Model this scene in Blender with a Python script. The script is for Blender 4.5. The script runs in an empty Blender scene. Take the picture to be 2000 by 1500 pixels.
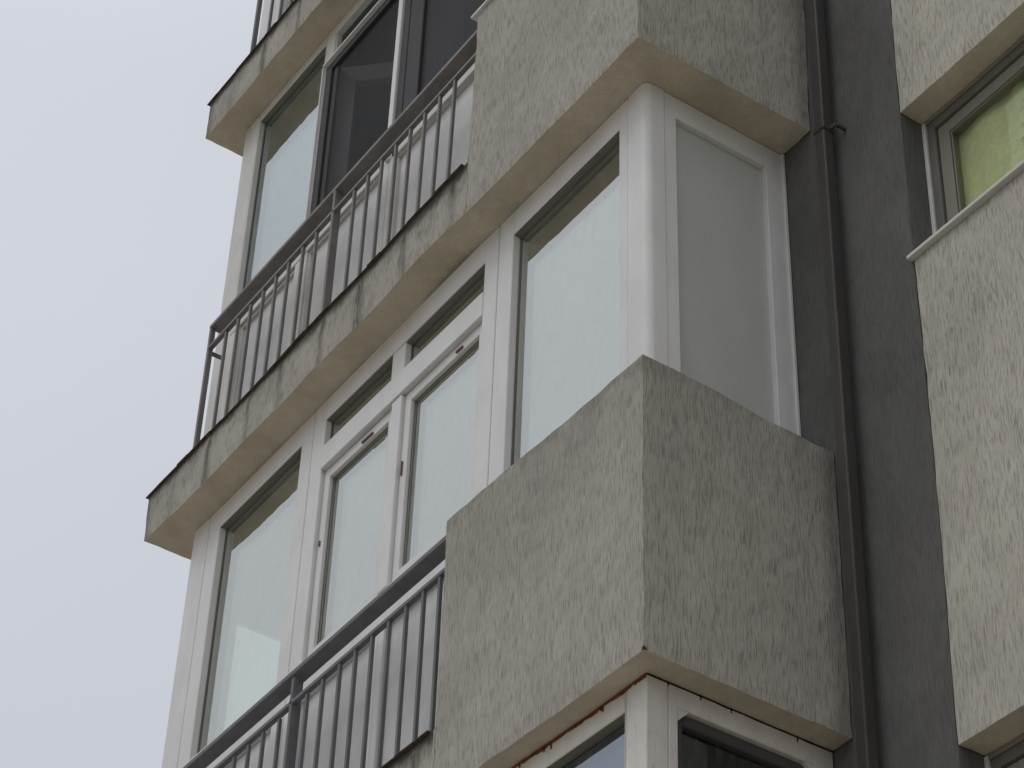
import bpy, bmesh, math, random
from mathutils import Vector, Matrix, noise

random.seed(7)
C = bpy.context.scene.collection
sc = bpy.context.scene

# ------------------------------------------------------------------ camera
F_PX, YAW, PITCH, ROLL = 4885.2224, math.radians(57.0746), math.radians(39.7623), math.radians(2.3823)
CAM = Vector((5.2478, -3.9198, -4.388))
fwd = Vector((-math.sin(YAW)*math.cos(PITCH), math.cos(YAW)*math.cos(PITCH), math.sin(PITCH)))
rt = fwd.cross(Vector((0, 0, 1))).normalized(); up = rt.cross(fwd)
r2 = math.cos(ROLL)*rt + math.sin(ROLL)*up
u2 = -math.sin(ROLL)*rt + math.cos(ROLL)*up
cd = bpy.data.cameras.new('camera'); cam = bpy.data.objects.new('camera', cd); C.objects.link(cam)
m = Matrix((r2, u2, -fwd)).transposed().to_4x4(); m.translation = CAM
cam.matrix_world = m
cd.sensor_width = 36; cd.lens = F_PX/2000*36; cd.clip_start = 0.05; cd.clip_end = 2000
sc.camera = cam

# ------------------------------------------------------------------ light: overcast sky and a weak, very soft sun
SUN_EL, SUN_AZ = math.radians(62), math.radians(190)       # azimuth measured clockwise from +Y
w = bpy.data.worlds.new('World'); sc.world = w; w.use_nodes = True
nt = w.node_tree; nt.nodes.clear(); N = nt.nodes; L = nt.links
sky = N.new('ShaderNodeTexSky'); sky.sky_type = 'NISHITA'; sky.sun_disc = False
sky.sun_elevation = SUN_EL; sky.sun_rotation = SUN_AZ; sky.air_density = 1.0; sky.dust_density = 4.0
bg1 = N.new('ShaderNodeBackground'); bg1.inputs[1].default_value = 0.05
L.new(sky.outputs[0], bg1.inputs[0])
geo = N.new('ShaderNodeNewGeometry'); sep = N.new('ShaderNodeSeparateXYZ'); L.new(geo.outputs['Incoming'], sep.inputs[0])
tc = N.new('ShaderNodeTexCoord'); L.new(tc.outputs['Generated'], sep.inputs[0])
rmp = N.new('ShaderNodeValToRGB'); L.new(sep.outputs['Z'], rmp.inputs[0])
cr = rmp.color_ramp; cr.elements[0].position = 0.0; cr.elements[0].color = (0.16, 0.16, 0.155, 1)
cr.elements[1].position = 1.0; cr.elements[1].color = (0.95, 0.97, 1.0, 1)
e = cr.elements.new(0.16); e.color = (0.22, 0.225, 0.23, 1)          # low sky darkened in place of unseen rooftops and haze
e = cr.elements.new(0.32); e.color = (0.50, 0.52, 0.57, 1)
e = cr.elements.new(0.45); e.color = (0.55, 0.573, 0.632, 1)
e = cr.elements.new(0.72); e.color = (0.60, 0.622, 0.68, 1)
cn = N.new('ShaderNodeTexNoise'); cn.inputs['Scale'].default_value = 3.0; cn.inputs['Detail'].default_value = 5
L.new(tc.outputs['Generated'], cn.inputs[0])
mr = N.new('ShaderNodeMapRange'); L.new(cn.outputs[0], mr.inputs[0]); mr.inputs[3].default_value = 0.93; mr.inputs[4].default_value = 1.07
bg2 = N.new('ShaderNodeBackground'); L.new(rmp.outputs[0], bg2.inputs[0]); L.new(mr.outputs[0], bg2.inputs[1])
# the cloud is brighter round the hidden sun than opposite it
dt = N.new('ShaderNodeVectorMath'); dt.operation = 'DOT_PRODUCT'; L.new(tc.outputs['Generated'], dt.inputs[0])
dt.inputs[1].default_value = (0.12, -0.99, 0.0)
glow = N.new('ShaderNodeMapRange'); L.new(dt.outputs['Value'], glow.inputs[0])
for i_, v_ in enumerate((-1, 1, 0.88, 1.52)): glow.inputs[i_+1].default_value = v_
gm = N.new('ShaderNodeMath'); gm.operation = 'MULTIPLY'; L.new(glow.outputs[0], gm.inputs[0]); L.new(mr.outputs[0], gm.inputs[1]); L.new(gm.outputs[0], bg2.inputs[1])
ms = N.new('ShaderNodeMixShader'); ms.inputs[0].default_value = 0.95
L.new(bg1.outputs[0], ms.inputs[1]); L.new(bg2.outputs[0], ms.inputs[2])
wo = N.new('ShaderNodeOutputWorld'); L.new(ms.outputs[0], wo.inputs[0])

sd = bpy.data.lights.new('sun', 'SUN'); sd.energy = 0.5; sd.angle = math.radians(30); sd.color = (1, 0.97, 0.93)
so = bpy.data.objects.new('sun', sd); C.objects.link(so)
sdir = Vector((math.sin(SUN_AZ)*math.cos(SUN_EL), math.cos(SUN_AZ)*math.cos(SUN_EL), math.sin(SUN_EL)))
so.rotation_euler = sdir.to_track_quat('Z', 'Y').to_euler(); so.location = sdir*30
sc.view_settings.view_transform = 'Standard'; sc.view_settings.look = 'None'
sc.view_settings.exposure = 0.0; sc.view_settings.gamma = 1
sc.cycles.max_bounces = 10; sc.cycles.transparent_max_bounces = 24; sc.cycles.glossy_bounces = 6

# ------------------------------------------------------------------ materials
def mat(name):
    mm = bpy.data.materials.new(name); mm.use_nodes = True
    n = mm.node_tree; b = n.nodes['Principled BSDF']
    return mm, n, b
def nd(n, t, **k):
    x = n.nodes.new(t)
    for a, v in k.items():
        if a.startswith('i_'): x.inputs[int(a[2:])].default_value = v
        else: setattr(x, a, v)
    return x
def math_(n, op, a, b=None, c=None, clamp=False):
    x = n.nodes.new('ShaderNodeMath'); x.operation = op; x.use_clamp = clamp
    for i, v in enumerate((a, b, c)):
        if v is None: continue
        if isinstance(v, (int, float)): x.inputs[i].default_value = v
        else: n.links.new(v, x.inputs[i])
    return x.outputs[0]
def noise_(n, vec, scale, detail=3, rough=0.55, dist=0.0):
    x = nd(n, 'ShaderNodeTexNoise'); x.inputs['Scale'].default_value = scale
    x.inputs['Detail'].default_value = detail; x.inputs['Roughness'].default_value = rough; x.inputs['Distortion'].default_value = dist
    n.links.new(vec, x.inputs[0]); return x.outputs[0]
def mapv(n, vec, s):
    x = nd(n, 'ShaderNodeMapping'); n.links.new(vec, x.inputs[0]); x.inputs['Scale'].default_value = s; return x.outputs[0]
def remap(n, v, a, b, c=0.0, d=1.0, smooth=True):
    x = nd(n, 'ShaderNodeMapRange'); n.links.new(v, x.inputs[0])
    if smooth: x.interpolation_type = 'SMOOTHSTEP'
    for i, q in enumerate((a, b, c, d)): x.inputs[i+1].default_value = q
    return x.outputs[0]
def mixc(n, f, a, b, mode='MIX'):
    x = n.nodes.new('ShaderNodeMix'); x.data_type = 'RGBA'; x.blend_type = mode
    if isinstance(f, (int, float)): x.inputs[0].default_value = f
    else: n.links.new(f, x.inputs[0])
    for i, v in ((6, a), (7, b)):
        if isinstance(v, tuple): x.inputs[i].default_value = v + (1,) if len(v) == 3 else v
        else: n.links.new(v, x.inputs[i])
    return x.outputs[2]
def pos(n):
    return n.nodes.new('ShaderNodeNewGeometry').outputs['Position']

STREAKS = [-1.33, -1.715, -2.075, -2.40, -2.77, -3.07, -3.45, -3.80, -4.07]

def plaster(name, base, var=0.14, groove=0.32, bump=0.55, stains=None, patch=0.07, spots=False, grime=None, cracks=None):
    """scratched decorative render: fine vertical worm grooves, blotches, optional run-off stains"""
    mm, n, b = mat(name); p = pos(n)
    g1 = noise_(n, mapv(n, p, (300, 300, 20)), 1.0, 2, 0.5, 0.0)
    g2 = noise_(n, mapv(n, p, (190, 190, 14)), 1.0, 2, 0.55, 0.0)
    g3 = noise_(n, mapv(n, p, (240, 240, 120)), 1.0, 2, 0.6)
    groov = remap(n, g2, 0.32, 0.50, 0.0, 1.0)
    fine = remap(n, g1, 0.3, 0.62, 0.0, 1.0)
    bl = noise_(n, mapv(n, p, (4, 4, 2.2)), 1.0, 5, 0.65, 0.4)
    bl2 = noise_(n, mapv(n, p, (17, 17, 5)), 1.0, 3, 0.6)
    c0 = tuple(x*(1-groove) for x in base)
    col = mixc(n, groov, c0, base)
    col = mixc(n, math_(n, 'MULTIPLY', fine, 1.0), tuple(x*(1-var) for x in base), col, 'MIX') if False else col
    k = math_(n, 'ADD', math_(n, 'MULTIPLY', fine, var), 1-var*0.6)
    k = math_(n, 'MULTIPLY', k, remap(n, bl, 0.3, 0.7, 1-patch, 1+patch*0.6))
    k = math_(n, 'MULTIPLY', k, remap(n, bl2, 0.3, 0.7, 0.97, 1.03))
    col = mixc(n, 1.0, col, (1, 1, 1), 'MULTIPLY')
    vm = n.nodes.new('ShaderNodeVectorMath'); vm.operation = 'SCALE'; n.links.new(col, vm.inputs[0]); n.links.new(k, vm.inputs['Scale'])
    col = vm.outputs[0]
    # slow warm / grey drift of the render colour
    col = mixc(n, remap(n, noise_(n, mapv(n, p, (7, 7, 3)), 1.0, 2), 0.35, 0.65, 0.0, 0.16), col, mixc(n, 1.0, col, (1.03, 0.985, 0.93), 'MULTIPLY'))
    sx = n.nodes.new('ShaderNodeSeparateXYZ'); n.links.new(p, sx.inputs[0])
    X, Y, Z = sx.outputs
    if spots:
        sp = noise_(n, mapv(n, p, (150, 150, 16)), 1.0, 3, 0.6, 0.0)
        area = remap(n, noise_(n, mapv(n, p, (2.6, 2.6, 2.6)), 1.0, 2), 0.5, 0.66)
        col = mixc(n, math_(n, 'MULTIPLY', math_(n, 'MULTIPLY', remap(n, sp, 0.55, 0.68), area), 0.42), col, (0.10, 0.10, 0.09))
    if grime is not None:
        hh = math_(n, 'SUBTRACT', grime, Z)
        gq = math_(n, 'ADD', hh, math_(n, 'MULTIPLY', math_(n, 'SUBTRACT', bl, 0.5), 0.5))
        gk = math_(n, 'MULTIPLY', remap(n, gq, 0.0, 0.75, 1.0, 0.0), 0.20)
        gk = math_(n, 'MAXIMUM', gk, math_(n, 'MULTIPLY', remap(n, gq, 0.0, 0.07, 1.0, 0.0), 0.40))
        col = mixc(n, gk, col, (0.15, 0.145, 0.13))
    if cracks:
        cw = noise_(n, mapv(n, p, (14, 14, 14)), 1.0, 4, 0.7)
        for (xc, z0c, z1c, yl) in cracks:
            dx = math_(n, 'ABSOLUTE', math_(n, 'ADD', math_(n, 'ADD', X, -xc), math_(n, 'MULTIPLY', math_(n, 'SUBTRACT', cw, 0.5), 0.035)))
            k_ = remap(n, dx, 0.0008, 0.0045, 0.55, 0.0)
            k_ = math_(n, 'MULTIPLY', k_, math_(n, 'MULTIPLY', math_(n, 'GREATER_THAN', Z, z0c), math_(n, 'LESS_THAN', Z, z1c)))
            k_ = math_(n, 'MULTIPLY', k_, math_(n, 'LESS_THAN', Y, yl))
            k_ = math_(n, 'MULTIPLY', k_, remap(n, bl2, 0.35, 0.55, 0.2, 1.0))
            col = mixc(n, k_, col, (0.05, 0.045, 0.04))
        for c3 in ((0.012, 0.0, -0.012, 0.016), (-0.013, 0.002, 2.815, 0.012)):
            vd = n.nodes.new('ShaderNodeVectorMath'); vd.operation = 'DISTANCE'; n.links.new(p, vd.inputs[0]); vd.inputs[1].default_value = c3[:3]
            dd = math_(n, 'ADD', vd.outputs['Value'], math_(n, 'MULTIPLY', math_(n, 'SUBTRACT', cw, 0.5), 0.02))
            col = mixc(n, remap(n, dd, c3[3]*0.5, c3[3]*1.3, 0.95, 0.0), col, (0.012, 0.011, 0.01))
    pt = remap(n, noise_(n, mapv(n, p, (1.7, 1.7, 1.3)), 1.0, 3, 0.6, 0.5), 0.46, 0.60, 0.0, 1.0)
    sv = n.nodes.new('ShaderNodeVectorMath'); sv.operation = 'SCALE'; n.links.new(col, sv.inputs[0])
    n.links.new(math_(n, 'ADD', 1.03, math_(n, 'MULTIPLY', pt, -0.07)), sv.inputs['Scale']); col = sv.outputs[0]
    if stains:
        for (ztop, slope) in stains:
            # distance below the slab's top edge
            zt = math_(n, 'ADD', math_(n, 'MULTIPLY', math_(n, 'ADD', X, 1.2), slope), ztop)
            h = math_(n, 'SUBTRACT', zt, Z)
            inr = math_(n, 'MULTIPLY', math_(n, 'GREATER_THAN', h, -0.05), math_(n, 'LESS_THAN', h, 0.42))
            inr = math_(n, 'MULTIPLY', inr, math_(n, 'LESS_THAN', X, -1.219))
            wob = noise_(n, mapv(n, p, (9, 9, 9)), 1.0, 4, 0.7)
            wob2 = noise_(n, mapv(n, p, (60, 60, 6)), 1.0, 3, 0.7)
            edge = remap(n, math_(n, 'ADD', h, math_(n, 'MULTIPLY', wob, -0.11)), -0.040, 0.045, 1.0, 0.0)
            acc = math_(n, 'MULTIPLY', edge, 0.97)
            film = math_(n, 'MULTIPLY', remap(n, math_(n, 'ADD', h, math_(n, 'MULTIPLY', math_(n, 'SUBTRACT', bl, 0.5), 0.5)), 0.0, 0.20, 1.0, 0.0), remap(n, wob2, 0.36, 0.62, 0.0, 0.45))
            acc = math_(n, 'MAXIMUM', acc, film)
            for i, xs in enumerate(STREAKS):
                wid = (0.034, 0.024, 0.044, 0.026, 0.034, 0.022, 0.032, 0.05, 0.06)[i]
                st = (0.35, 0.72, 0.95, 0.70, 0.5, 0.6, 0.95, 0.3, 0.7)[i]
                d = math_(n, 'ADD', X, -xs)
                d = math_(n, 'ADD', d, math_(n, 'MULTIPLY', math_(n, 'SUBTRACT', wob, 0.5), 0.07))
                d = math_(n, 'ADD', d, math_(n, 'MULTIPLY', math_(n, 'SUBTRACT', wob2, 0.5), 0.06))
                q = math_(n, 'DIVIDE', d, wid)
                gsn = math_(n, 'POWER', 2.718, math_(n, 'MULTIPLY', math_(n, 'MULTIPLY', q, q), -1.0))
                gsn = math_(n, 'MULTIPLY', gsn, remap(n, h, 0.02, 0.20, 1.0 if i < 7 else st, st*0.75))
                gsn = math_(n, 'MULTIPLY', gsn, remap(n, wob2, 0.30, 0.58, 0.45, 1.0))
                acc = math_(n, 'MAXIMUM', acc, gsn)
            acc = math_(n, 'MULTIPLY', math_(n, 'MULTIPLY', acc, 0.92), inr)
            col = mixc(n, acc, col, (0.030, 0.025, 0.019))
    n.links.new(col, b.inputs['Base Color'])
    b.inputs['Roughness'].default_value = 0.95; b.inputs['Specular IOR Level'].default_value = 0.15
    hgt = math_(n, 'ADD', math_(n, 'MULTIPLY', groov, 0.7), math_(n, 'ADD', math_(n, 'MULTIPLY', fine, 0.25), math_(n, 'MULTIPLY', g3, 0.35)))
    bp = nd(n, 'ShaderNodeBump'); bp.inputs['Strength'].default_value = bump; bp.inputs['Distance'].default_value = 0.004
    n.links.new(hgt, bp.inputs['Height']); n.links.new(bp.outputs[0], b.inputs['Normal'])
    return mm

def simple(name, base, rough=0.5, spec=0.5, var=0.06, vscale=6.0, bump=0.0, bscale=200, metallic=0.0, dirt=None):
    mm, n, b = mat(name); p = pos(n)
    v = noise_(n, mapv(n, p, (vscale, vscale, vscale*0.5)), 1.0, 4, 0.6)
    col = mixc(n, remap(n, v, 0.3, 0.7), tuple(x*(1-var) for x in base), tuple(min(1, x*(1+var*0.5)) for x in base))
    if dirt:
        d = noise_(n, mapv(n, p, (55, 55, 14)), 1.0, 4, 0.7, 0.5)
        col = mixc(n, math_(n, 'MULTIPLY', remap(n, d, 0.55, 0.75), dirt[1]), col, dirt[0])
    n.links.new(col, b.inputs['Base Color'])
    b.inputs['Roughness'].default_value = rough; b.inputs['Specular IOR Level'].default_value = spec; b.inputs['Metallic'].default_value = metallic
    if bump:
        bp = nd(n, 'ShaderNodeBump'); bp.inputs['Strength'].default_value = bump; bp.inputs['Distance'].default_value = 0.002
        n.links.new(noise_(n, mapv(n, p, (bscale, bscale, bscale)), 1.0, 2), bp.inputs['Height']); n.links.new(bp.outputs[0], b.inputs['Normal'])
    return mm

def glass(name, refl=0.5, tint=(0.85, 0.9, 0.88), rcol=(0.93, 0.98, 0.97), wave=0.05, film=0.05):
    mm = bpy.data.materials.new(name); mm.use_nodes = True; n = mm.node_tree; n.nodes.clear()
    p = pos(n)
    tr = nd(n, 'ShaderNodeBsdfTransparent'); tr.inputs[0].default_value = tint+(1,)
    gl = nd(n, 'ShaderNodeBsdfGlossy'); gl.inputs['Color'].default_value = rcol+(1,); gl.inputs['Roughness'].default_value = 0.015
    lw = nd(n, 'ShaderNodeLayerWeight'); lw.inputs[0].default_value = 0.5
    f = math_(n, 'ADD', math_(n, 'MULTIPLY', math_(n, 'POWER', lw.outputs['Facing'], 5.0), 1-refl), refl-0.065, clamp=True)
    bf = n.nodes.new('ShaderNodeNewGeometry').outputs['Backfacing']
    f = math_(n, 'MULTIPLY', f, math_(n, 'SUBTRACT', 1.0, bf))
    bp = nd(n, 'ShaderNodeBump'); bp.inputs['Strength'].default_value = wave; bp.inputs['Distance'].default_value = 0.01
    n.links.new(noise_(n, mapv(n, p, (5, 5, 4)), 1.0, 2, 0.5), bp.inputs['Height']); n.links.new(bp.outputs[0], gl.inputs['Normal'])
    mx = nd(n, 'ShaderNodeMixShader'); n.links.new(f, mx.inputs[0]); n.links.new(tr.outputs[0], mx.inputs[1]); n.links.new(gl.outputs[0], mx.inputs[2])
    df = nd(n, 'ShaderNodeBsdfDiffuse'); df.inputs['Color'].default_value = (0.62, 0.62, 0.58, 1)
    dn = noise_(n, mapv(n, p, (26, 26, 8)), 1.0, 5, 0.7, 0.6); dn2 = noise_(n, mapv(n, p, (2.5, 2.5, 2.0)), 1.0, 3, 0.6)
    dk = math_(n, 'MULTIPLY', math_(n, 'ADD', remap(n, dn, 0.45, 0.75, 0.01, 0.07), remap(n, dn2, 0.35, 0.7, 0.0, film)), math_(n, 'SUBTRACT', 1.0, bf))
    m2 = nd(n, 'ShaderNodeMixShader'); n.links.new(dk, m2.inputs[0]); n.links.new(mx.outputs[0], m2.inputs[1]); n.links.new(df.outputs[0], m2.inputs[2])
    o = nd(n, 'ShaderNodeOutputMaterial'); n.links.new(m2.outputs[0], o.inputs[0])
    return mm

BEIGE = (0.41, 0.392, 0.34)
M = {}
M['plaster'] = plaster('beige_scratched_plaster', BEIGE, stains=[(3.112, 0.012), (5.90, 0.008)], cracks=[(-1.213, 2.8, 3.11, 0.1)])
M['plaster_low'] = plaster('beige_scratched_plaster_lower', BEIGE, stains=[(0.305, 0.0)], grime=1.20, cracks=[(-1.205, 0.0, 0.31, 0.1)])
M['plaster_wall'] = plaster('beige_wall_plaster', (0.49, 0.467, 0.405), spots=True)
M['soffit'] = plaster('soffit_plaster', (0.55, 0.49, 0.39), var=0.12, groove=0.12, bump=0.35, patch=0.13)
M['dark'] = plaster('dark_grey_plaster', (0.130, 0.128, 0.123), var=0.12, groove=0.18, bump=0.4, patch=0.12)
M['pvc'] = simple('white_pvc', (0.71, 0.70, 0.68), 0.42, 0.4, 0.06, 6, 0.12, 420, dirt=((0.50, 0.47, 0.42), 0.30))
M['pvc_old'] = simple('aged_white_pvc', (0.62, 0.61, 0.57), 0.5, 0.35, 0.08, 7, dirt=((0.25, 0.22, 0.16), 0.25))
M['pvc_dirty'] = simple('dirty_white_pvc', (0.66, 0.63, 0.58), 0.5, 0.35, 0.1, 9, dirt=((0.2, 0.17, 0.13), 0.35))
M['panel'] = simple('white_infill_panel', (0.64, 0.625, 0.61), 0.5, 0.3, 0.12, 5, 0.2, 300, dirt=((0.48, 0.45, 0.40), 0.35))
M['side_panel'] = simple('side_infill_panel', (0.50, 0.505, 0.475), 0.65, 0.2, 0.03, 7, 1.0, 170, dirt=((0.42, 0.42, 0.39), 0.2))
M['seal'] = simple('grey_rubber_seal', (0.13, 0.13, 0.12), 0.7, 0.2)
M['head'] = simple('olive_head_shade', (0.19, 0.185, 0.15), 0.7, 0.2)  # shade colour for the underside of the frame heads
M['gasket'] = simple('dark_gasket', (0.04, 0.04, 0.038), 0.7, 0.2)
M['screen_frame'] = simple('charcoal_frame', (0.042, 0.040, 0.040), 0.6, 0.25, 0.15, 14)
M['inner_frame'] = simple('charcoal_inner_frame', (0.075, 0.070, 0.070), 0.6, 0.25, 0.1)  # charcoal grey is the inner sash's own colour
M['rail'] = simple('brown_grey_paint', (0.18, 0.165, 0.156), 0.5, 0.35, 0.18, 12, 0.3, 300, dirt=((0.07, 0.05, 0.04), 0.5))
M['rail_blue'] = simple('blue_grey_paint', (0.15, 0.152, 0.160), 0.55, 0.25, 0.14, 12, 0.3, 300, dirt=((0.07, 0.06, 0.055), 0.35))
M['flash'] = simple('rusty_dark_flashing', (0.12, 0.085, 0.066), 0.75, 0.2, 0.4, 20, dirt=((0.02, 0.016, 0.013), 0.8))
M['pipe'] = simple('dark_brown_paint', (0.062, 0.053, 0.051), 0.5, 0.3, 0.12, 8)
M['coping'] = simple('white_sill_metal', (0.72, 0.71, 0.69), 0.4, 0.4, 0.08, 12, dirt=((0.3, 0.27, 0.22), 0.4))
M['taupe'] = simple('taupe_wood_frame', (0.23, 0.21, 0.17), 0.5, 0.35, 0.08, 8)
M['taupe_dark'] = simple('olive_seal', (0.05, 0.05, 0.03), 0.6, 0.2)
M['trim'] = simple('white_trim_foam', (0.7, 0.7, 0.68), 0.7, 0.2, 0.1, 20, 0.8, 90)
M['rust'] = simple('rust_stain', (0.19, 0.062, 0.028), 0.9, 0.1, 0.4, 40)
M['interior'] = simple('interior_plaster', (0.34, 0.35, 0.33), 0.9, 0.1, 0.05)
M['interior_dark'] = simple('interior_ceiling_shade', (0.10, 0.10, 0.085), 0.9, 0.1, 0.05)
M['glass'] = glass('window_glass', 0.50, (0.88, 0.89, 0.86), (0.96, 0.985, 0.94))
M['glass_old'] = glass('older_window_glass', 0.47, (0.78, 0.83, 0.83), (0.93, 0.98, 0.96), 0.08)
M['glass_smoke'] = glass('smoky_glass', 0.16, (0.6, 0.63, 0.61), (0.55, 0.6, 0.58), film=0.12)
M['glass_clear'] = glass('clear_glass', 0.12, (0.9, 0.97, 0.97), (0.9, 0.95, 0.95))
M['glass_dark'] = glass('dark_glass', 0.08, (0.6, 0.63, 0.61), (0.5, 0.55, 0.55))
M['glass_green'] = glass('garden_glass', 0.10, (0.88, 0.93, 0.8), (0.85, 0.95, 0.85), 0.1)

def screen_mat(opq):
    mm, n, b = mat('insect_screen'); p = pos(n)
    a = noise_(n, mapv(n, p, (260, 260, 1.5)), 1.0, 2, 0.6)
    c = noise_(n, mapv(n, p, (2, 2, 1.2)), 1.0, 2, 0.5)
    col = mixc(n, remap(n, a, 0.35, 0.65), (0.032, 0.032, 0.034), (0.050, 0.050, 0.054))
    col = mixc(n, remap(n, c, 0.35, 0.65, 0, 0.5), col, (0.022, 0.024, 0.023))
    n.links.new(col, b.inputs['Base Color']); b.inputs['Roughness'].default_value = 0.65; b.inputs['Specular IOR Level'].default_value = 0.2
    tr = nd(n, 'ShaderNodeBsdfTransparent'); mx = nd(n, 'ShaderNodeMixShader'); mx.inputs[0].default_value = opq
    n.links.new(tr.outputs[0], mx.inputs[1]); n.links.new(b.outputs[0], mx.inputs[2])
    o = [q for q in n.nodes if q.type == 'OUTPUT_MATERIAL'][0]; n.links.new(mx.outputs[0], o.inputs[0])
    return mm
M['screen'] = screen_mat(0.85); M['screen_thin'] = screen_mat(0.45)

def curtain_mat():
    mm, n, b = mat('green_curtain'); p = pos(n)
    sx = n.nodes.new('ShaderNodeSeparateXYZ'); n.links.new(p, sx.inputs[0])
    wv = noise_(n, mapv(n, p, (9, 9, 7)), 1.0, 4, 0.65, 1.0)
    wv2 = noise_(n, mapv(n, p, (22, 22, 16)), 1.0, 4, 0.65, 1.5)
    xx = math_(n, 'ADD', sx.outputs[0], math_(n, 'MULTIPLY', math_(n, 'SUBTRACT', wv, 0.5), 0.22))
    right = remap(n, xx, 0.93, 0.955)
    col = mixc(n, remap(n, wv2, 0.3, 0.7), (0.72, 0.65, 0.56), (0.88, 0.79, 0.69))
    leaf_reflection = mixc(n, remap(n, wv2, 0.40, 0.60), (0.34, 0.38, 0.34), (0.80, 0.80, 0.72))  # reflected foliage painted into the cloth, used towards the right
    col = mixc(n, math_(n, 'MULTIPLY', right, 0.85), col, leaf_reflection)
    n.links.new(col, b.inputs['Base Color']); b.inputs['Roughness'].default_value = 0.9
    return mm
M['curtain'] = curtain_mat()

# ------------------------------------------------------------------ builders
# The real building is slightly out of true: slabs sag and walls lean by a centimetre or two.
WARP = [((0, 0, 0), (.013, 0, -.014)), ((0, 0, 1.204), (.011, 0, 0)), ((-1.215, 0, 1.204), (-.006, 0, .018)),
        ((-1.215, 0, .3), (.002, 0, .003)), ((0, .858, 1.204), (.010, 0, -.030)), ((0, .858, 0), (.010, 0, -.016)),
        ((0, 0, 2.8), (-.015, 0, .027)), ((0, .858, 2.8), (-.010, 0, .024)), ((-4.08, 0, 2.8), (.02, 0, -.012)),
        ((-4.08, 0, 3.085), (0, 0, -.018)), ((-1.45, 0, 2.8), (-.01, 0, .035)), ((-3.0, 0, 2.8), (0, 0, -.016)),
        ((-1.3, 0, 3.10), (-.01, 0, .03)), ((-3.4, 0, 3.1), (0, 0, -.018)), ((-2.4, 0, 3.1), (0, 0, .008)),
        ((-4.08, 0, 5.6), (0, 0, -.006)), ((-3.5, 0, 3.78), (0, 0, -.036)), ((-2.4, 0, 3.78), (0, 0, 0)), ((-1.3, 0, 3.79), (0, 0, .012)),
        ((-2.8, 0, .985), (0, 0, -.018)), ((-1.26, 0, .985), (0, 0, .013)),
        ((.485, .858, 2.53), (.006, 0, -.021)), ((.485, .858, -.27), (-.007, 0, 0)), ((.485, .858, 3.14), (.012, 0, 0)),
        ((-3.54, .155, 2.67), (0, 0, -.033)), ((-2.79, .155, 2.67), (0, 0, -.022)), ((-2.0, .155, 2.67), (0, 0, -.010)),
        ((-1.29, .155, 2.67), (0, 0, .002)), ((-.35, .155, 2.67), (0, 0, .016)), ((-2.56, .155, 2.5), (0, 0, .0)), ((-1.29, .155, 2.4), (0, 0, .0))]
def warp(v):
    W = 0.25; dx = dz = 0.0
    for p, d in WARP:
        r = (v[0]-p[0])**2 + (v[1]-p[1])**2*0.5 + (v[2]-p[2])**2
        k = 1.0/(r+0.03); k *= k
        W += k; dx += k*d[0]; dz += k*d[2]
    return Vector((v[0]+dx/W, v[1], v[2]+dz/W))

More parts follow.
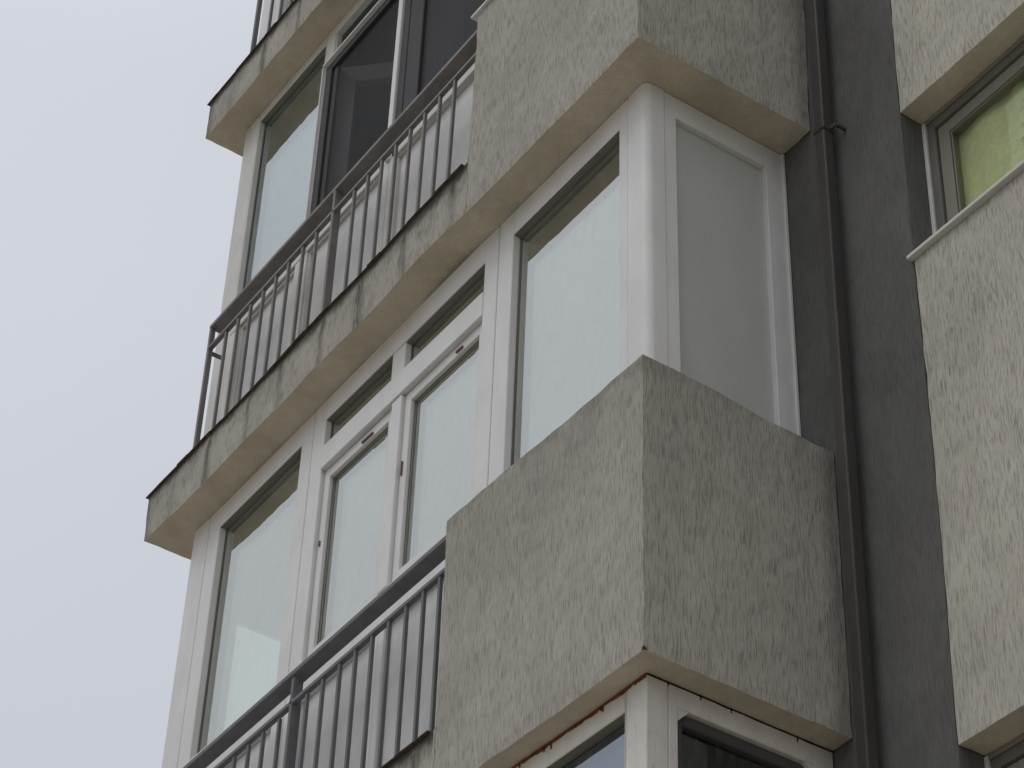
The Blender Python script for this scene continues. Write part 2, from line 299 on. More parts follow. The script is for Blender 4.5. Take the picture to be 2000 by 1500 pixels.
class MB:
    def __init__(s): s.bm = bmesh.new()
    def box(s, x0, x1, y0, y1, z0, z1, bev=0.0, seg=1):
        t = bmesh.new(); bmesh.ops.create_cube(t, size=1)
        for v in t.verts:
            v.co = Vector(((x0+x1)/2+v.co.x*(x1-x0), (y0+y1)/2+v.co.y*(y1-y0), (z0+z1)/2+v.co.z*(z1-z0)))
        if bev: bmesh.ops.bevel(t, geom=list(t.edges), offset=bev, segments=seg, profile=0.5, affect='EDGES')
        s.merge(t); return s
    def merge(s, t):
        me = bpy.data.meshes.new('tmp'); t.to_mesh(me); t.free(); s.bm.from_mesh(me); bpy.data.meshes.remove(me)
    def rough(s, x0, x1, y0, y1, z0, z1, cell=0.05, amp=0.0025, rnd=0.006, skip=()):
        """box of small quads with hand-trowelled, slightly wavy faces and softly rounded edges"""
        t = bmesh.new(); nx, ny, nz = [max(1, int(round((b-a)/cell))) for a, b in ((x0, x1), (y0, y1), (z0, z1))]
        vs = {}
        def V(i, j, k):
            if (i, j, k) not in vs:
                p = Vector((x0+(x1-x0)*i/nx, y0+(y1-y0)*j/ny, z0+(z1-z0)*k/nz))
                on = (i in (0, nx)) + (j in (0, ny)) + (k in (0, nz))
                sgn = Vector(((-1 if i == 0 else 1 if i == nx else 0), (-1 if j == 0 else 1 if j == ny else 0), (-1 if k == 0 else 1 if k == nz else 0)))
                if on >= 2: p -= sgn*rnd*0.35
                nn = Vector((noise.noise(p*9), noise.noise(p*9+Vector((7, 3, 1))), noise.noise(p*9+Vector((2, 9, 5)))))
                n2 = Vector((noise.noise(p*31), noise.noise(p*31+Vector((7, 3, 1))), noise.noise(p*31+Vector((2, 9, 5)))))
                p += Vector((nn[q]*abs(sgn[q]) for q in range(3)))*amp + Vector((n2[q]*abs(sgn[q]) for q in range(3)))*amp*0.7
                vs[(i, j, k)] = t.verts.new(p)
            return vs[(i, j, k)]
        for i in range(nx):
            for j in range(ny):
                t.faces.new((V(i, j, 0), V(i, j+1, 0), V(i+1, j+1, 0), V(i+1, j, 0)))
                t.faces.new((V(i, j, nz), V(i+1, j, nz), V(i+1, j+1, nz), V(i, j+1, nz)))
        for i in range(nx):
            for k in range(nz):
                t.faces.new((V(i, 0, k), V(i+1, 0, k), V(i+1, 0, k+1), V(i, 0, k+1)))
                t.faces.new((V(i, ny, k), V(i, ny, k+1), V(i+1, ny, k+1), V(i+1, ny, k)))
        for j in range(ny):
            for k in range(nz):
                t.faces.new((V(0, j, k), V(0, j, k+1), V(0, j+1, k+1), V(0, j+1, k)))
                t.faces.new((V(nx, j, k), V(nx, j+1, k), V(nx, j+1, k+1), V(nx, j, k+1)))
        s.merge(t); return s
    def cells(s, xs, ys, zs, filled, cell=0.045, amp=0.0025, rnd=0.006):
        """one watertight casting: the union of grid cells, hand-trowelled like rough()"""
        def sub(a):
            o = []
            for p, q in zip(a[:-1], a[1:]):
                k = max(1, int(round((q-p)/cell))); o += [p+(q-p)*i/k for i in range(k)]
            return o+[a[-1]]
        X, Y, Z = sub(xs), sub(ys), sub(zs)
        F = {}
        for i in range(len(X)-1):
            for j in range(len(Y)-1):
                for k in range(len(Z)-1):
                    if filled((X[i]+X[i+1])/2, (Y[j]+Y[j+1])/2, (Z[k]+Z[k+1])/2): F[i, j, k] = 1
        t = bmesh.new(); vs = {}
        def V(i, j, k):
            if (i, j, k) not in vs:
                p = Vector((X[i], Y[j], Z[k])); g = Vector((0, 0, 0)); nf = 0
                for a in (-1, 0):
                    for b in (-1, 0):
                        for c in (-1, 0):
                            if (i+a, j+b, k+c) in F: nf += 1
                            else: g += Vector((a+.5, b+.5, c+.5))
                ax = [abs(g[q]) > 0.9 for q in range(3)]
                if nf in (1, 2): p -= Vector([(math.copysign(rnd*0.35, g[q]) if ax[q] or nf == 1 else 0) for q in range(3)])
                f1 = noise.noise_vector(p*9); f2 = noise.noise_vector(p*31)
                p += Vector([(f1[q]*amp+f2[q]*amp*0.7) if ax[q] else 0 for q in range(3)])
                vs[i, j, k] = t.verts.new(p)
            return vs[i, j, k]
        for (i, j, k) in F:
            for d, q in (((-1,0,0), ((0,0,0),(0,0,1),(0,1,1),(0,1,0))), ((1,0,0), ((1,0,0),(1,1,0),(1,1,1),(1,0,1))),
                         ((0,-1,0), ((0,0,0),(1,0,0),(1,0,1),(0,0,1))), ((0,1,0), ((0,1,0),(0,1,1),(1,1,1),(1,1,0))),
                         ((0,0,-1), ((0,0,0),(0,1,0),(1,1,0),(1,0,0))), ((0,0,1), ((0,0,1),(1,0,1),(1,1,1),(0,1,1)))):
                if (i+d[0], j+d[1], k+d[2]) not in F:
                    t.faces.new([V(i+a, j+b, k+c) for a, b, c in q])
        s.merge(t); return s
    def tube(s, a, b, r, seg=12):
        a = Vector(a); b = Vector(b); d = (b-a).normalized(); u = d.orthogonal().normalized(); v = d.cross(u)
        t = bmesh.new()
        A = [t.verts.new(a+(u*math.cos(2*math.pi*i/seg)+v*math.sin(2*math.pi*i/seg))*r) for i in range(seg)]
        B = [t.verts.new(b+(u*math.cos(2*math.pi*i/seg)+v*math.sin(2*math.pi*i/seg))*r) for i in range(seg)]
        for i in range(seg): t.faces.new((A[i], A[(i+1) % seg], B[(i+1) % seg], B[i]))
        t.faces.new(A[::-1]); t.faces.new(B); s.merge(t); return s
    def prism(s, pts, z0, z1):
        t = bmesh.new(); A = [t.verts.new((x, y, z0)) for x, y in pts]; B = [t.verts.new((x, y, z1)) for x, y in pts]; n = len(pts)
        for i in range(n): t.faces.new((A[i], A[(i+1) % n], B[(i+1) % n], B[i]))
        t.faces.new(A[::-1]); t.faces.new(B); s.merge(t); return s
    def build(s, name, m, parent=None, label=None, smooth=False, second=None, sub=False):
        bm = s.bm
        for v in bm.verts: v.co = warp(v.co)
        bmesh.ops.recalc_face_normals(bm, faces=bm.faces)
        lo = Vector((min(v.co[i] for v in bm.verts) for i in range(3))); hi = Vector((max(v.co[i] for v in bm.verts) for i in range(3)))
        c = (lo+hi)/2; c.z = lo.z
        for v in bm.verts: v.co -= c
        me = bpy.data.meshes.new(name); bm.to_mesh(me)
        me.materials.append(M[m] if isinstance(m, str) else m)
        if second:      # faces looking down take the soffit material
            me.materials.append(M[second])
            for p in me.polygons:
                if p.normal.z < -0.8: p.material_index = 1
        if smooth:
            for p in me.polygons: p.use_smooth = True
        bm.free()
        o = bpy.data.objects.new(name, me); C.objects.link(o)
        world = c
        if parent is not None:
            o.parent = parent; o.location = world - WORLD[parent.name]
        else: o.location = world
        WORLD[o.name] = world.copy()
        if label: o['label'] = label
        return o
WORLD = {}
def empty(name, loc, label, cat, group=None):
    o = bpy.data.objects.new(name, None); C.objects.link(o); o.location = loc; WORLD[o.name] = Vector(loc)
    o['label'] = label; o['category'] = cat; o.empty_display_size = 0.2
    if group: o['group'] = group
    return o

# ------------------------------------------------------------------ ground
GZ = -6.0
g = bpy.data.meshes.new('ground'); S = 400
g.from_pydata([(-S, -S, GZ), (S, -S, GZ), (S, S, GZ), (-S, S, GZ)], [], [(0, 1, 2, 3)])
g.materials.append(simple('pavement', (0.37, 0.345, 0.295), 0.9, 0.2, 0.2, 1.5))
go = bpy.data.objects.new('ground', g); C.objects.link(go); go['kind'] = 'structure'

# ------------------------------------------------------------------ the building
B = empty('apartment_building', (-1.0, 0.9, GZ), 'beige and dark grey plastered apartment building with glazed corner balconies', 'building')
YB = 0.858       # main wall plane
XD = 0.485       # where the dark strip ends and the beige render begins
XR = 2.6
TOP = 9.5
# main walls: solid blocks behind the facade plane
MB().rough(-3.98, XD-0.0, YB, YB+0.30, GZ, TOP, 0.12, 0.003).build('wall', 'dark', B, 'dark grey plastered strip between the balconies and the beige wall')
# beige wall pieces around the two recessed windows
def window_hole(z0, z1): return z0, z1
WX1 = 2.05
zs = [(1.80, 2.53), (1.80-2.8, 2.53-2.8), (1.80-5.6, 2.53-5.6), (1.80+2.8, 2.53+2.8)]
zs.sort(); bw = MB(); z = GZ
T = 0.30
bw.cells([XD, WX1, XR], [YB, YB+T], [GZ]+[q for ab in zs for q in (ab[0]-0.036, ab[1])]+[TOP],
         lambda x, y, q: not (x < WX1 and any(a-0.036 < q < b for a, b in zs)), 0.06, 0.003)
bw.build('wall', 'plaster_wall', B, 'beige scratched plaster wall beside the dark strip', second='soffit')
# body of the house behind (rooms), set back so that the glazed balconies stay open
MB().box(-3.95, XR-0.05, YB+1.3, YB+7, GZ, TOP).build('wall', 'interior', B, 'inner wall of the rooms')
rf = MB().box(-4.1, XR, YB-0.2, YB+7, TOP, TOP+0.25).build('roof', 'dark', B)
MB().box(-3.95, -3.80, YB+0.3, YB+1.3, GZ, TOP).box(XR-0.2, XR-0.05, YB+T, YB+1.3, GZ, TOP).build('wall', 'dark', B, 'side wall of the rooms')

# ---- balconies: slab + corner parapet in one casting
XL = -4.08; PA = -1.215
def balcony(z, slab, par, m, label, coping=False, par_top=None):
    mb = MB()
    mb.cells([XL, PA, -0.08, 0], [0, 0.08, YB-0.002], [z, z+slab, z+par],
             lambda x, y, q: q < z+slab or (x > PA and (y < 0.08 or x > -0.08)), 0.045, 0.003)
    bo = mb.build('balcony', m, B, label, second='soffit')
    # thin drip flashing on the open part of the slab
    f = MB()
    x = XL-0.022
    while x < PA-0.03:
        x2 = min(x+0.11, PA-0.004)
        o_ = 0.011+random.uniform(-0.003, 0.003)
        f.box(x, x2, -o_, 0.03, z+slab+0.0005+random.uniform(0, .0015), z+slab+0.0045+random.uniform(-.0008, .0008)); x = x2
    f.box(XL-0.022, XL+0.02, 0.03, YB-0.01, z+slab+0.001, z+slab+0.008)
    f.build('flashing', 'flash', bo, 'rusty dark drip edge')
    if coping:
        MB().box(PA-0.035, -0.985, -0.014, 0.12, z+par+0.001, z+par+0.014, 0.002).box(-0.981, 0.014, -0.016, 0.12, z+par+0.001, z+par+0.014, 0.002).build('coping', 'coping', bo, 'white sheet coping on the parapet')
    return bo
b3 = balcony(5.6, 0.285, 1.22, 'plaster', 'topmost balcony slab, seen from below at the top edge of the picture')
b2 = balcony(2.8, 0.290, 1.222, 'plaster', 'upper corner balcony with beige plaster parapet over the wide soffit', True)
b1 = balcony(0.0, 0.300, 1.204, 'plaster_low', 'lower corner balcony with beige plaster parapet in the middle of the picture')

# ---- glazing helpers
GY = 0.155
def win_frame(mb, x0, x1, z0, z1, y, l, r, b, t, d=0.06, bev=0.003):
    """four bars of a frame standing in plane y, bars of width l r b t"""
    if l: mb.box(x0, x0+l, y, y+d, z0, z1, bev)
    if r: mb.box(x1-r, x1, y, y+d, z0, z1, bev)
    if b: mb.box(x0+l, x1-r, y, y+d, z0, z0+b, bev)
    if t: mb.box(x0+l, x1-r, y, y+d, z1-t, z1, bev)
def bead(mb, x0, x1, z0, z1, y, w=0.007, d=0.03):
    w = 0.0065; d = min(d, 0.004)
    win_frame(mb, x0, x1, z0, z1, y, w, w, w, w, d, 0.002)
def pane(x0, x1, z0, z1, y, m, parent, label=None):
    p = MB().box(x0, x1, y, y+0.004, z0, z1).build('pane', m, parent, label)
    return p
def fixed(x0, x1, z0, z1, l, r, b, t, y, parent, pm='pvc', gm='glass', ybead=0.033, label=None, zp=None):
    """a fixed light with an opaque infill panel below; x0..x1 outer frame"""
    mb = MB(); win_frame(mb, x0, x1, z0, z1, y, l, r, b, t, 0.07)
    o = mb.build('window', pm, parent, label)
    bb = MB(); bead(bb, x0+l, x1-r, z0+b, z1-t, y+ybead, 0.012, 0.03); bb.build('glazing_seal', 'seal', o)
    MB().box(x0+l+0.0005, x1-r-0.0005, y+0.003, y+ybead-0.0005, z1-t-0.0025, z1-t-0.0002).build('head_shade', 'head', o)  # thin dark strip that paints shade under the frame head
    pane(x0+l+0.001, x1-r-0.001, z0+b+0.001, z1-t-0.001, y+ybead+0.006, gm, o)
    pane(x0+l+0.001, x1-r-0.001, z0+b+0.001, z1-t-0.001, y+ybead+0.024, gm, o)
    return o
def panel_under(x0, x1, z0, z1, l, r, y, parent, pm='pvc', lab=None):
    mb = MB(); win_frame(mb, x0, x1, z0, z1, y, l, r, 0.07, 0.0, 0.07)
    o = mb.build('infill_frame', pm, parent)
    MB().box(x0+l+0.002, x1-r-0.002, y+0.03, y+0.05, z0+0.072, z1-0.0).build('panel', 'panel', o)
    bb = MB(); bb.box(x0+l, x0+l+0.012, y+0.014, y+0.03, z0+0.07, z1); bb.box(x1-r-0.012, x1-r, y+0.014, y+0.03, z0+0.07, z1)
    bb.box(x0+l+0.012, x1-r-0.012, y+0.014, y+0.03, z1-0.012, z1); bb.build('glazing_bead', pm, o)
    return o

def enclosure_mid(z, gy=GY):
    """the white glazing of the middle storey; z = slab bottom level of that storey"""
    zt = z+2.797; zb = z+1.20; zsill = z+1.36
    fx = lambda *a, **k: fixed(*a, **k)
    # bay 1
    fixed(-3.655, -2.682, zb, zt, 0.115, 0.100, 0.17, 0.128, gy, B, label='leftmost white fixed window of the middle storey, with a view through to the sky')
    # bays 2 and 3 with transom
    mb = MB(); x0, x1 = -2.676, -1.188
    win_frame(mb, x0, x1, zb, zt, gy, 0.106, 0.100, 0.17, 0.128, 0.07)
    mb.box(-2.008, -1.903, gy+0.001, gy+0.07, z+2.505, zt-0.128, 0.002)
    mb.box(x0+0.106, x1-0.100, gy-0.006, gy+0.07, z+2.375, z+2.505, 0.003)
    mb.box(-1.983, -1.905, gy+0.001, gy+0.07, zb+0.17, z+2.375, 0.003)
    w2 = mb.build('window', 'pvc', B, 'white double window with two small top lights above a thick transom')
    for (a, b) in ((x0+0.106, -2.008), (-1.903, x1-0.100)):
        bb = MB(); bead(bb, a, b, z+2.505, zt-0.128, gy+0.030); bb.build('glazing_seal', 'seal', w2)
        MB().box(a+0.0005, b-0.0005, gy+0.003, gy+0.0295, zt-0.1305, zt-0.1282).build('head_shade', 'head', w2)  # same painted shade under the head of each top light
        pane(a+.001, b-.001, z+2.506, zt-.129, gy+0.036, 'glass', w2); pane(a+.001, b-.001, z+2.506, zt-.129, gy+0.050, 'glass', w2)
    for i, (a, b) in enumerate(((x0+0.106, -1.983), (-1.905, x1-0.100))):
        sb = MB(); win_frame(sb, a+0.004, b-0.004, zb+0.174, z+2.371, gy+0.020, 0.046, 0.046, 0.05, 0.052, 0.05)
        sa = sb.build('sash', 'pvc', w2)
        q = MB(); bead(q, a+0.05, b-0.05, zb+0.224, z+2.319, gy+0.038, 0.012, 0.03)
        # hinge and handle marks, painted purple-brown
        sc_ = MB(); sc_.box(a+0.018 if i else a+0.022, a+0.025 if i else a+0.027, gy+0.012, gy+0.020, z+1.925 if i else z+1.955, z+2.00 if i else z+1.985, 0.001)
        mk = MB().box((-2.245, -1.505)[i], (-2.155, -1.455)[i], gy+0.012, gy+0.020, z+2.328, z+2.338, 0.001)
        pane(a+.054, b-.054, zb+0.23, z+2.313, gy+0.046, 'glass', w2); pane(a+.054, b-.054, zb+0.23, z+2.313, gy+0.062, 'glass', w2)
        q.build('glazing_seal', 'seal', w2)
        sc_.build('hinge', 'hinge', w2)
        mk.build('hinge', 'hinge', w2)
    # bay 4
    fixed(-1.182, -0.292, zb, zt, 0.104, 0.055, 0.17, 0.128, gy, B, label='wide white fixed window beside the rounded corner post')
    # end post, corner post
    MB().box(-3.83, -3.661, gy, gy+0.09, z+0.302, zt, 0.006, 2).build('post', 'pvc', B, 'white end post of the middle storey glazing')
    pts = []
    R = 0.035; xc, yc = -0.168, gy
    pts += [(-0.288, yc), (xc-R, yc)]
    for i in range(1, 8):
        a = math.pi/2*i/8; pts.append((xc-R+R*math.sin(a), yc+R-R*math.cos(a)))
    pts += [(xc, yc+R), (xc, gy+0.090), (xc-0.06, gy+0.090), (-0.288, gy+0.075)]
    MB().prism(pts, z+0.302, zt).build('corner_post', 'pvc', B, 'white corner post with rounded edge')
    # infill panels below
    ztp = z+1.196
    for (a, b, l, r) in ((-3.655, -2.682, 0.11, 0.10), (-2.676, -1.94, 0.10, 0.04), (-1.938, -1.188, 0.04, 0.10), (-1.182, -0.292, .1, .05)):
        panel_under(a, b, z+0.304, ztp, l, r, gy, B)
    # side: white infill panel in a frame, plane x = -0.168
    X = -0.172; y0, y1 = gy+0.095, YB-0.004
    mb = MB()
    mb.box(X-0.07, X, y0, y0+0.056, z+0.302, zt, 0.002)
    mb.box(X-0.07, X, y1-0.096, y1-0.012, z+0.302, zt, 0.002)
    mb.box(X-0.07, X+0.009, y1-0.012, y1, z+0.302, zt, 0.001)
    mb.box(X-0.07, X, y0+0.056, y1-0.096, zt-0.115, zt, 0.002)
    mb.box(X-0.07, X, y0+0.056, y1-0.096, z+0.302, z+0.40, 0.002)
    sf = mb.build('side_frame', 'pvc', B, 'white frame on the shaded side of the glazed corner')
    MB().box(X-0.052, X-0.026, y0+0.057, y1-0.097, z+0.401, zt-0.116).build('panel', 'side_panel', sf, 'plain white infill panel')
    # left end glazing
    MB().box(-3.82, -3.79, gy+0.092, 0.425, z+0.302, zt).box(-3.82, -3.79, YB-0.09, YB-0.004, z+0.302, zt)\
        .box(-3.82, -3.79, 0.425, YB-0.09, z+2.367, z+2.566).box(-3.82, -3.785, 0.425, YB-0.09, z+2.567, z+2.580).box(-3.82, -3.79, 0.425, YB-0.09, z+2.581, zt).box(-3.82, -3.79, 0.425, YB-0.09, z+0.302, z+1.3)\
        .build('end_frame', 'pvc', B, 'white end window frame seen through the glass')
    MB().box(-3.795, -3.79, 0.425, YB-0.09, z+1.3, z+2.367).build('pane', 'glass_clear', bpy.data.objects['end_frame'])

M['red_speck'] = simple('red_speck', (0.35, 0.03, 0.05), 0.7, 0.2)
M['hinge'] = simple('purple_brown_mark', (0.17, 0.09, 0.12), 0.6, 0.2)
enclosure_mid(0.0)

def enclosure_top(z, gy=GY):
    zt = z+2.797; zb = z+1.20
    pm = 'pvc_old'
    MB().box(-3.885, -3.728, gy, gy+0.09, z+0.302, zt, 0.006, 2).build('post', pm, B, 'aged off-white end post of the upper storey glazing')
    fixed(-3.726, -2.998, zb, zt, 0.012, 0.010, 0.17, 0.066, gy, B, pm=pm, gm='glass_old', ybead=0.030, label='leftmost window of the upper storey, milky reflection under a dark band')
    # bay 2, upper light + dark framed sash
    mb = MB(); win_frame(mb, -2.996, -0.30, zb, zt, gy, 0.085, 0.10, 0.0, 0.066, 0.07)
    mb.box(-2.911, -2.90, gy+0.01, gy+0.05, z+2.53, zt-0.066)
    w = mb.build('window', pm, B, 'aged off-white frame holding the dark screened lights')
    pane(-2.90, -1.30, z+2.53, zt-0.07, gy+0.035, 'glass_dark', w, 'dark narrow top light')
    sm = MB().box(-2.975, -0.5, gy-0.024, gy+0.02, z+2.512, z+2.524, 0.002)
    sm.box(-2.982, -2.973, gy-0.020, gy+0.02, zb, z+2.512, 0.002)
    sm.build('sash_rim', 'pvc', w, 'thin white rim of the dark sash')
    df = MB(); df.box(-2.965, -2.905, gy-0.004, gy+0.03, zb+0.166, z+2.506, 0.004); df.box(-2.905, -2.223, gy-0.004, gy+0.03, z+2.455, z+2.506, 0.004)
    df.box(-2.903, -2.86, gy+0.01, gy+0.03, zb+0.166, z+2.454, 0.003)
    lf = MB(); hx, hy, an, Ln = -2.925, gy+0.075, math.radians(45), 0.62
    for a, b, c, d_ in ((0, 0.085, z+1.25, z+2.50), (Ln-0.085, Ln, z+1.25, z+2.50), (0.085, Ln-0.085, z+2.385, z+2.50), (0.085, Ln-0.085, z+1.25, z+1.35)):
        t = bmesh.new(); bmesh.ops.create_cube(t, size=1)
        for v in t.verts: v.co = Vector(((a+b)/2+v.co.x*(b-a), v.co.y*0.05, (c+d_)/2+v.co.z*(d_-c)))
        bmesh.ops.rotate(t, verts=t.verts, cent=(0, 0, 0), matrix=Matrix.Rotation(an, 3, 'Z')); bmesh.ops.translate(t, verts=t.verts, vec=(hx, hy, 0)); lf.merge(t)
    lf.build('sash', 'pvc', w, 'sash opened inwards behind the dark screen')
    df.build('sash', 'screen_frame', w, 'charcoal sash frame')
    MB().box(-2.86, -2.223, gy+0.014, gy+0.018, zb+0.166, z+2.454).build('screen', 'screen_thin', w, 'dark insect screen')
    MB().box(-2.222, -2.184, gy-0.012, gy+0.02, zb, z+2.506, 0.003).build('sash_rim', 'pvc', w, 'bright white upright strip between the two dark lights')
    MB().box(-2.177, -2.12, gy, gy+0.02, zb, z+2.506, 0.003).box(-2.12, -2.02, gy+0.004, gy+0.026, zb, z+2.506, 0.004).box(-2.02, -1.985, gy, gy+0.03, zb, z+2.506, 0.004).build('sash', 'screen_frame', w, 'charcoal sash frame with ribs')
    MB().box(-1.985, -0.45, gy+0.018, gy+0.022, zb, z+2.506).build('screen', 'screen', w, 'dark grey insect screen with fine vertical mesh')
    # bottom frame and infill
    MB().box(-2.911, -0.40, gy, gy+0.07, zb, zb+0.165, 0.003).build('window_rail', pm, w)
    ztp = z+1.196
    for (a, b, l, r) in ((-3.726, -3.02, 0.10, 0.05), (-3.016, -2.20, 0.06, 0.05), (-2.196, -1.30, 0.05, 0.05), (-1.296, -0.30, .05, .05)):
        panel_under(a, b, z+0.304, ztp, l, r, gy, B, pm)
    MB().box(-0.29, -0.17, gy, gy+0.12, z+0.302, zt, 0.01, 2).build('corner_post', pm, B)
    MB().box(-0.24, -0.17, gy+0.122, YB-0.004, z+0.302, zt).build('side_frame', pm, B)
    MB().box(-3.88, -3.82, gy+0.092, YB-0.004, z+0.302, zt).build('end_frame', pm, B)
enclosure_top(2.8)

# third storey up: only the foot of its infill shows above the top slab
for (a, b, l, r) in ((-3.726, -3.02, 0.10, 0.05), (-3.016, -2.20, 0.06, 0.05), (-2.196, -1.30, 0.05, 0.05)):
    panel_under(a, b, 5.6+0.304, 5.6+1.196, l, r, GY, B, 'pvc')
MB().box(-3.90, -3.728, GY, GY+0.09, 5.6+0.290, 8.39, 0.006, 2).build('post', 'pvc', B)
for (a, b) in ((-3.726, -2.75), (-2.745, -1.75), (-1.745, -0.3)):
    fixed(a, b, 5.6+1.20, 8.397, 0.1, 0.1, 0.17, 0.12, GY, B)
MB().box(-4.08, 0, 0, YB-0.002, 8.4, 8.65).build('balcony', 'plaster', B)

# ---- lower storey glazing under the lower balcony
def enclosure_low(z):
    zt = z+2.797; gy = 0.087; X = -0.10; pm = 'pvc_dirty'
    MB().box(-0.209, X, gy, gy+0.085, z+0.3, zt, 0.003).build('corner_post', 'pvc_dirty', B, 'off-white square corner post below the rust line')
    x0 = -0.211
    for (a, b) in ((-1.5, -0.211), (-2.7, -1.504), (-3.83, -2.704)):
        fixed(a, b, z+1.2, zt, 0.08, 0.004, 0.1, 0.085, gy, B, pm=pm, gm='glass_blue', label='off-white framed window under the lower balcony soffit' if a == -1.5 else None)
        panel_under(a, b, z+0.304, z+1.196, 0.08, 0.02, gy, B, pm)
    y0, y1 = gy+0.087, YB-0.004
    mb = MB()
    mb.box(X-0.07, X, y0, y0+0.037, z+0.302, zt, 0.003)
    mb.box(X-0.07, X, y1-0.078, y1, z+0.302, zt, 0.003)
    mb.box(X-0.07, X, y0+0.037, y1-0.078, zt-0.080, zt, 0.003)
    mb.box(X-0.07, X, y0+0.037, y1-0.078, z+1.0, z+1.08, 0.003)
    mb.box(X-0.07, X, y0+0.037, y1-0.078, z+0.302, z+0.998)
    so_ = mb.build('window', pm, B, 'shaded side window with chamfered frame corners under the lower balcony')
    # chamfer pieces in the upper corners
    for yc, s in ((y0+0.037, 1), (y1-0.078, -1)):
        c = MB(); t = bmesh.new(); k = 0.045
        P = [(yc, zt-0.081), (yc+s*k, zt-0.081), (yc, zt-0.081-k*1.0)]
        A = [t.verts.new((X-0.002, a, b)) for a, b in P]; Bv = [t.verts.new((X-0.05, a, b)) for a, b in P]
        t.faces.new(A); t.faces.new(Bv[::-1])
        for i in range(3): t.faces.new((A[i], Bv[i], Bv[(i+1) % 3], A[(i+1) % 3]))
        c.merge(t); c.build('corner_piece', pm, so_)
    q = MB(); yy0, yy1 = y0+0.039, y1-0.080
    q.box(X-0.06, X-0.018, yy0, yy0+0.03, z+1.082, zt-0.083, 0.004); q.box(X-0.06, X-0.018, yy1-0.03, yy1, z+1.082, zt-0.083, 0.004)
    q.box(X-0.06, X-0.018, yy0+0.03, yy1-0.03, zt-0.125, zt-0.083, 0.004)
    q.build('sash', 'inner_frame', so_, 'charcoal inner sash')
    MB().box(X-0.045, X-0.041, yy0+0.03, yy1-0.03, z+1.082, zt-0.126).build('pane', 'glass_smoke', so_)
    # rust run along the joint, with drips
    r = MB(); x = -1.5
    while x < X:
        x2 = min(x+0.02, X); h = 0.010+0.007*noise.noise(Vector((x*14, 3, 0)))+random.uniform(0, .003)
        r.box(x, x2, gy-0.003, gy-0.0005, zt-h, zt+0.001); x = x2
    for xd, h in ((-0.16, .014), (-0.335, .026), (-0.345, .018), (-0.62, .03), (-0.66, .024), (-0.235, .012), (-.8, .02)): r.box(xd, xd+0.006, gy-0.003, gy-0.0005, zt-h, zt-0.005)
    r.build('rust_stain', 'rust', B, 'orange rust line on the joint below the lower balcony')
    r = MB(); y = gy
    while y < YB-0.01:
        y2 = y+0.02; h = 0.004+0.002*noise.noise(Vector((y*14, 3, 7)))
        r.box(X+0.0005, X+0.003, y, y2, zt-h, zt+0.001); y = y2
    for yd, h in ((.30, .016), (.425, .016), (.70, .018), (.17, .012)): r.box(X+0.0005, X+0.003, yd, yd+0.004, zt-h, zt-.003)
    r.build('rust_stain', 'rust_dark', B, 'dark rust line on the shaded joint')
M['rust_dark'] = simple('dark_rust', (0.035, 0.018, 0.012), 0.9, 0.1, 0.3, 40)
M['glass_blue'] = glass('lower_window_glass', 0.33, (0.6, 0.64, 0.68), (0.80, 0.87, 0.95), 0.05)
enclosure_low(-2.8)
MB().box(XL, -0.0, 0.0, YB-0.002, -2.8, -2.5).build('balcony', 'plaster_low', B, 'balcony slab of the storey below')

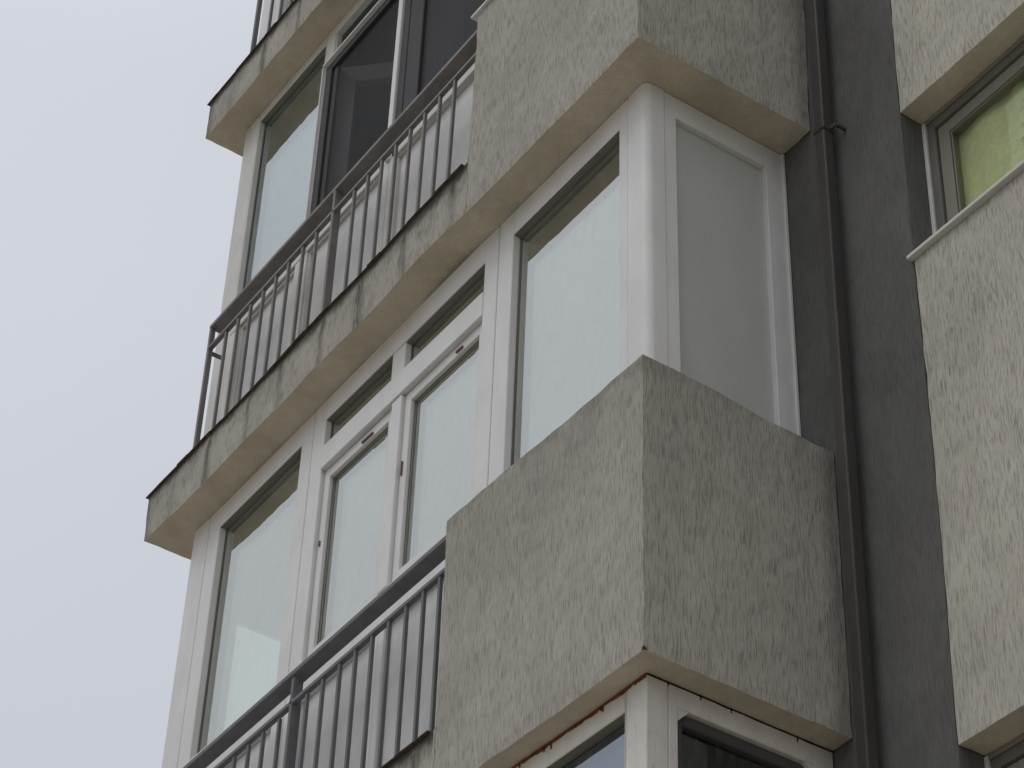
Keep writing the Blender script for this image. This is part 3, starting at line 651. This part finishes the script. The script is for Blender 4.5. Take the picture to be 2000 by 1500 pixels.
# ---- recessed windows in the beige wall
curtain_objs = []
def wall_window(z0, z1, label, curtain):
    yF = 0.967
    xl = XD
    fr = MB()
    fr.box(xl+0.022, xl+0.06, yF+0.004, yF+0.06, z0, z1-0.022, 0.002)
    fr.box(xl+0.06, WX1, yF+0.004, yF+0.06, z1-0.062, z1-0.022, 0.002)
    fr.box(xl+0.06, WX1-0.04, yF+0.004, yF+0.06, z0, z0+0.07, 0.002)
    fr.box(WX1-0.04, WX1-0.001, yF+0.004, yF+0.06, z0, z1-0.062, 0.002)
    o = fr.build('window', 'taupe_outer', B, label)
    tr = MB()
    tr.box(xl+0.001, xl+0.018, yF-0.004, yF+0.02, z0, z1-0.004, 0.002)
    t2 = MB().box(xl+0.018, WX1-0.001, yF-0.002, yF+0.02, z1-0.020, z1-0.004, 0.002)
    tr.build('trim', 'trim', o, 'white foam trim strip at the left reveal'); t2.build('trim', 'taupe', o)
    sa = MB()
    x0, x1 = xl+0.064, 1.70
    win_frame(sa, x0, x1, z0+0.05, z1-0.066, yF+0.016, 0.058, 0.058, 0.06, 0.058, 0.05)
    s_ = sa.build('sash', 'taupe', o, 'taupe inner sash')
    be = MB(); bead(be, x0+0.058, x1-0.058, z0+0.11, z1-0.124, yF+0.022, 0.016, 0.03); be.build('glazing_seal', 'taupe_dark', o)
    bi = MB(); bead(bi, x0+0.058+.006, x1-0.064, z0+0.116, z1-0.130, yF+0.018, 0.005, 0.01); bi.build('glazing_bead', 'taupe', o)
    pane(x0+0.062, x1-0.062, z0+0.114, z1-0.128, yF+0.040, 'glass_green' if curtain else 'glass_dark', o)
    MB().box(x1, WX1-0.04, yF+0.03, yF+0.05, z0+0.05, z1-0.062).build('panel', 'taupe', o)
    # sill with drip nose
    MB().box(xl-0.012, WX1+0.05, YB-0.024, yF+0.004, z0-0.036, z0-0.020, 0.003, 2).box(xl+0.002, WX1-0.002, YB+0.004, yF+0.004, z0-0.0195, z0-0.001).build('sill', 'sill', o, 'white window sill projecting over the dark strip')
    if curtain:
        t = bmesh.new(); nx, nz = 90, 6; g_ = {}
        for i in range(nx+1):
            for k in range(nz+1):
                x = x0+0.004+(x1-x0-0.008)*i/nx; zz = z0+0.06+(z1-z0-0.13)*k/nz
                g_[i, k] = t.verts.new((x, yF+0.064+0.004*math.sin(x*40+1.5*math.sin(x*13))+0.003*math.sin(zz*9+x*20), zz))
        for i in range(nx):
            for k in range(nz): t.faces.new((g_[i, k], g_[i+1, k], g_[i+1, k+1], g_[i, k+1]))
        mb = MB(); mb.merge(t)
        c = mb.build('curtain', 'curtain', None, smooth=True)
        sol = c.modifiers.new('thickness', 'SOLIDIFY'); sol.thickness = 0.002
        c['label'] = 'pale green curtain with a painted leafy reflection behind the recessed window at the right'; c['category'] = 'curtain'
M['taupe_outer'] = simple('taupe_outer_frame', (0.15, 0.145, 0.125), 0.5, 0.3, 0.08, 8)  # outer frame in a darker taupe than the sash
M['sill'] = simple('window_sill_stone', (0.62, 0.61, 0.57), 0.5, 0.35, 0.08, 10)
wall_window(1.80, 2.53, 'taupe framed window with green curtain recessed in the beige wall', True)
wall_window(1.80-2.8, 2.53-2.8, 'window recessed in the beige wall at the bottom right corner of the picture', False)
wall_window(1.80+2.8, 2.53+2.8, None, False)
wall_window(1.80-5.6, 2.53-5.6, None, False)
# dark painted reveals on the left of the openings
for a, b in zs:
    MB().box(XD-0.002, XD+0.001, YB+0.002, 0.962, a+0.001, b-0.001).build('reveal', 'dark', B)

# ------------------------------------------------------------------ railings
def railing(z, zt_thin, m, label, xs_bars, posts, end=True):
    t = empty('railing', (-2.4, 0.03, z+0.3), label, 'railing', 'steel railings of the balconies')
    x0 = -3.652 if end else -3.652
    x1 = PA-0.002
    hr = MB(); hr.box(x0, x1, 0.004, 0.072, zt_thin+0.128, zt_thin+0.152, 0.003)
    if end: hr.box(x0+0.002, x0+0.020, 0.033, 0.105, zt_thin-0.036, zt_thin-0.020, 0.001)
    hr.build('handrail', m, t)
    MB().box(x0+0.022, x1, 0.006, 0.030, zt_thin-0.012, zt_thin+0.006, 0.0015).build('lower_rail', m, t)
    for (px, wy) in posts:
        MB().box(px, px+0.020, 0.006, 0.006+wy, z+0.302, zt_thin+0.127, 0.002).build('post', m, t)
    for x in xs_bars:
        MB().box(x-0.002, x+0.013, 0.009, 0.024, z+0.302, zt_thin-0.0125, 0.001).build('baluster', m, t)
    return t
def bars():
    out = []
    x = -3.648
    for i in range(1, 20):
        xx = x+0.1222*i
        if abs(i-10) < 0.5: continue
        if xx < PA-0.02: out.append(xx+0.055 if False else xx+0.062)
    return out
BX2 = [-3.469, -3.347, -3.224, -3.100, -2.978, -2.856, -2.722, -2.597, -2.255, -2.134, -2.015, -1.892, -1.770, -1.648, -1.525, -1.403]
BX1 = [-3.45, -3.33, -3.21, -3.09, -2.95, -2.81, -2.692, -2.572, -2.443, -2.228, -2.107, -1.980, -1.863, -1.741, -1.621, -1.499, -1.379, -1.267]
railing(2.8, 3.787, 'rail', 'brown-grey steel railing of the upper balcony, with its left end post against the sky', BX2, [(-3.652, 0.026), (-2.447, 0.040)])
railing(0.0, 0.992, 'rail_blue', 'blue-grey steel railing of the lower balcony, running off the bottom of the picture', BX1, [(-3.652, 0.026), (-2.352, 0.045)])
railing(5.6, 6.59, 'rail_blue', 'steel railing on the topmost slab, only its left end in view at the top edge', BX2, [(-3.652, 0.026), (-2.447, 0.040)])

# ------------------------------------------------------------------ downpipe
d = empty('downpipe', (0.13, 0.80, GZ), 'dark brown square downpipe running down the dark grey wall strip', 'downpipe')
px0, px1, py0, py1 = 0.108, 0.160, 0.775, 0.825
zj = [GZ+0.1, -3.0, -0.35, 2.668, 5.4, 8.2]
for a, b in zip(zj[:-1], zj[1:]):
    MB().box(px0, px1, py0, py1, a, b-0.003, 0.006, 2).build('pipe_section', 'pipe', d)
for zc in zj[1:-1]:
    br = MB().box(px0-0.005, px1+0.005, py0-0.005, py1+0.004, zc-0.024, zc+0.004, 0.003)
    br.box(px1+0.004, px1+0.034, py1-0.022, py1-0.014, zc-0.020, zc+0.0, 0.001).box(px1+0.028, px1+0.040, py1-0.014, YB-0.001, zc-0.018, zc-0.004, 0.001)
    br.box(px0-0.018, px0-0.005, py1-0.022, py1-0.014, zc-0.020, zc+0.0, 0.001)
    br.build('pipe_bracket', 'pipe', d)
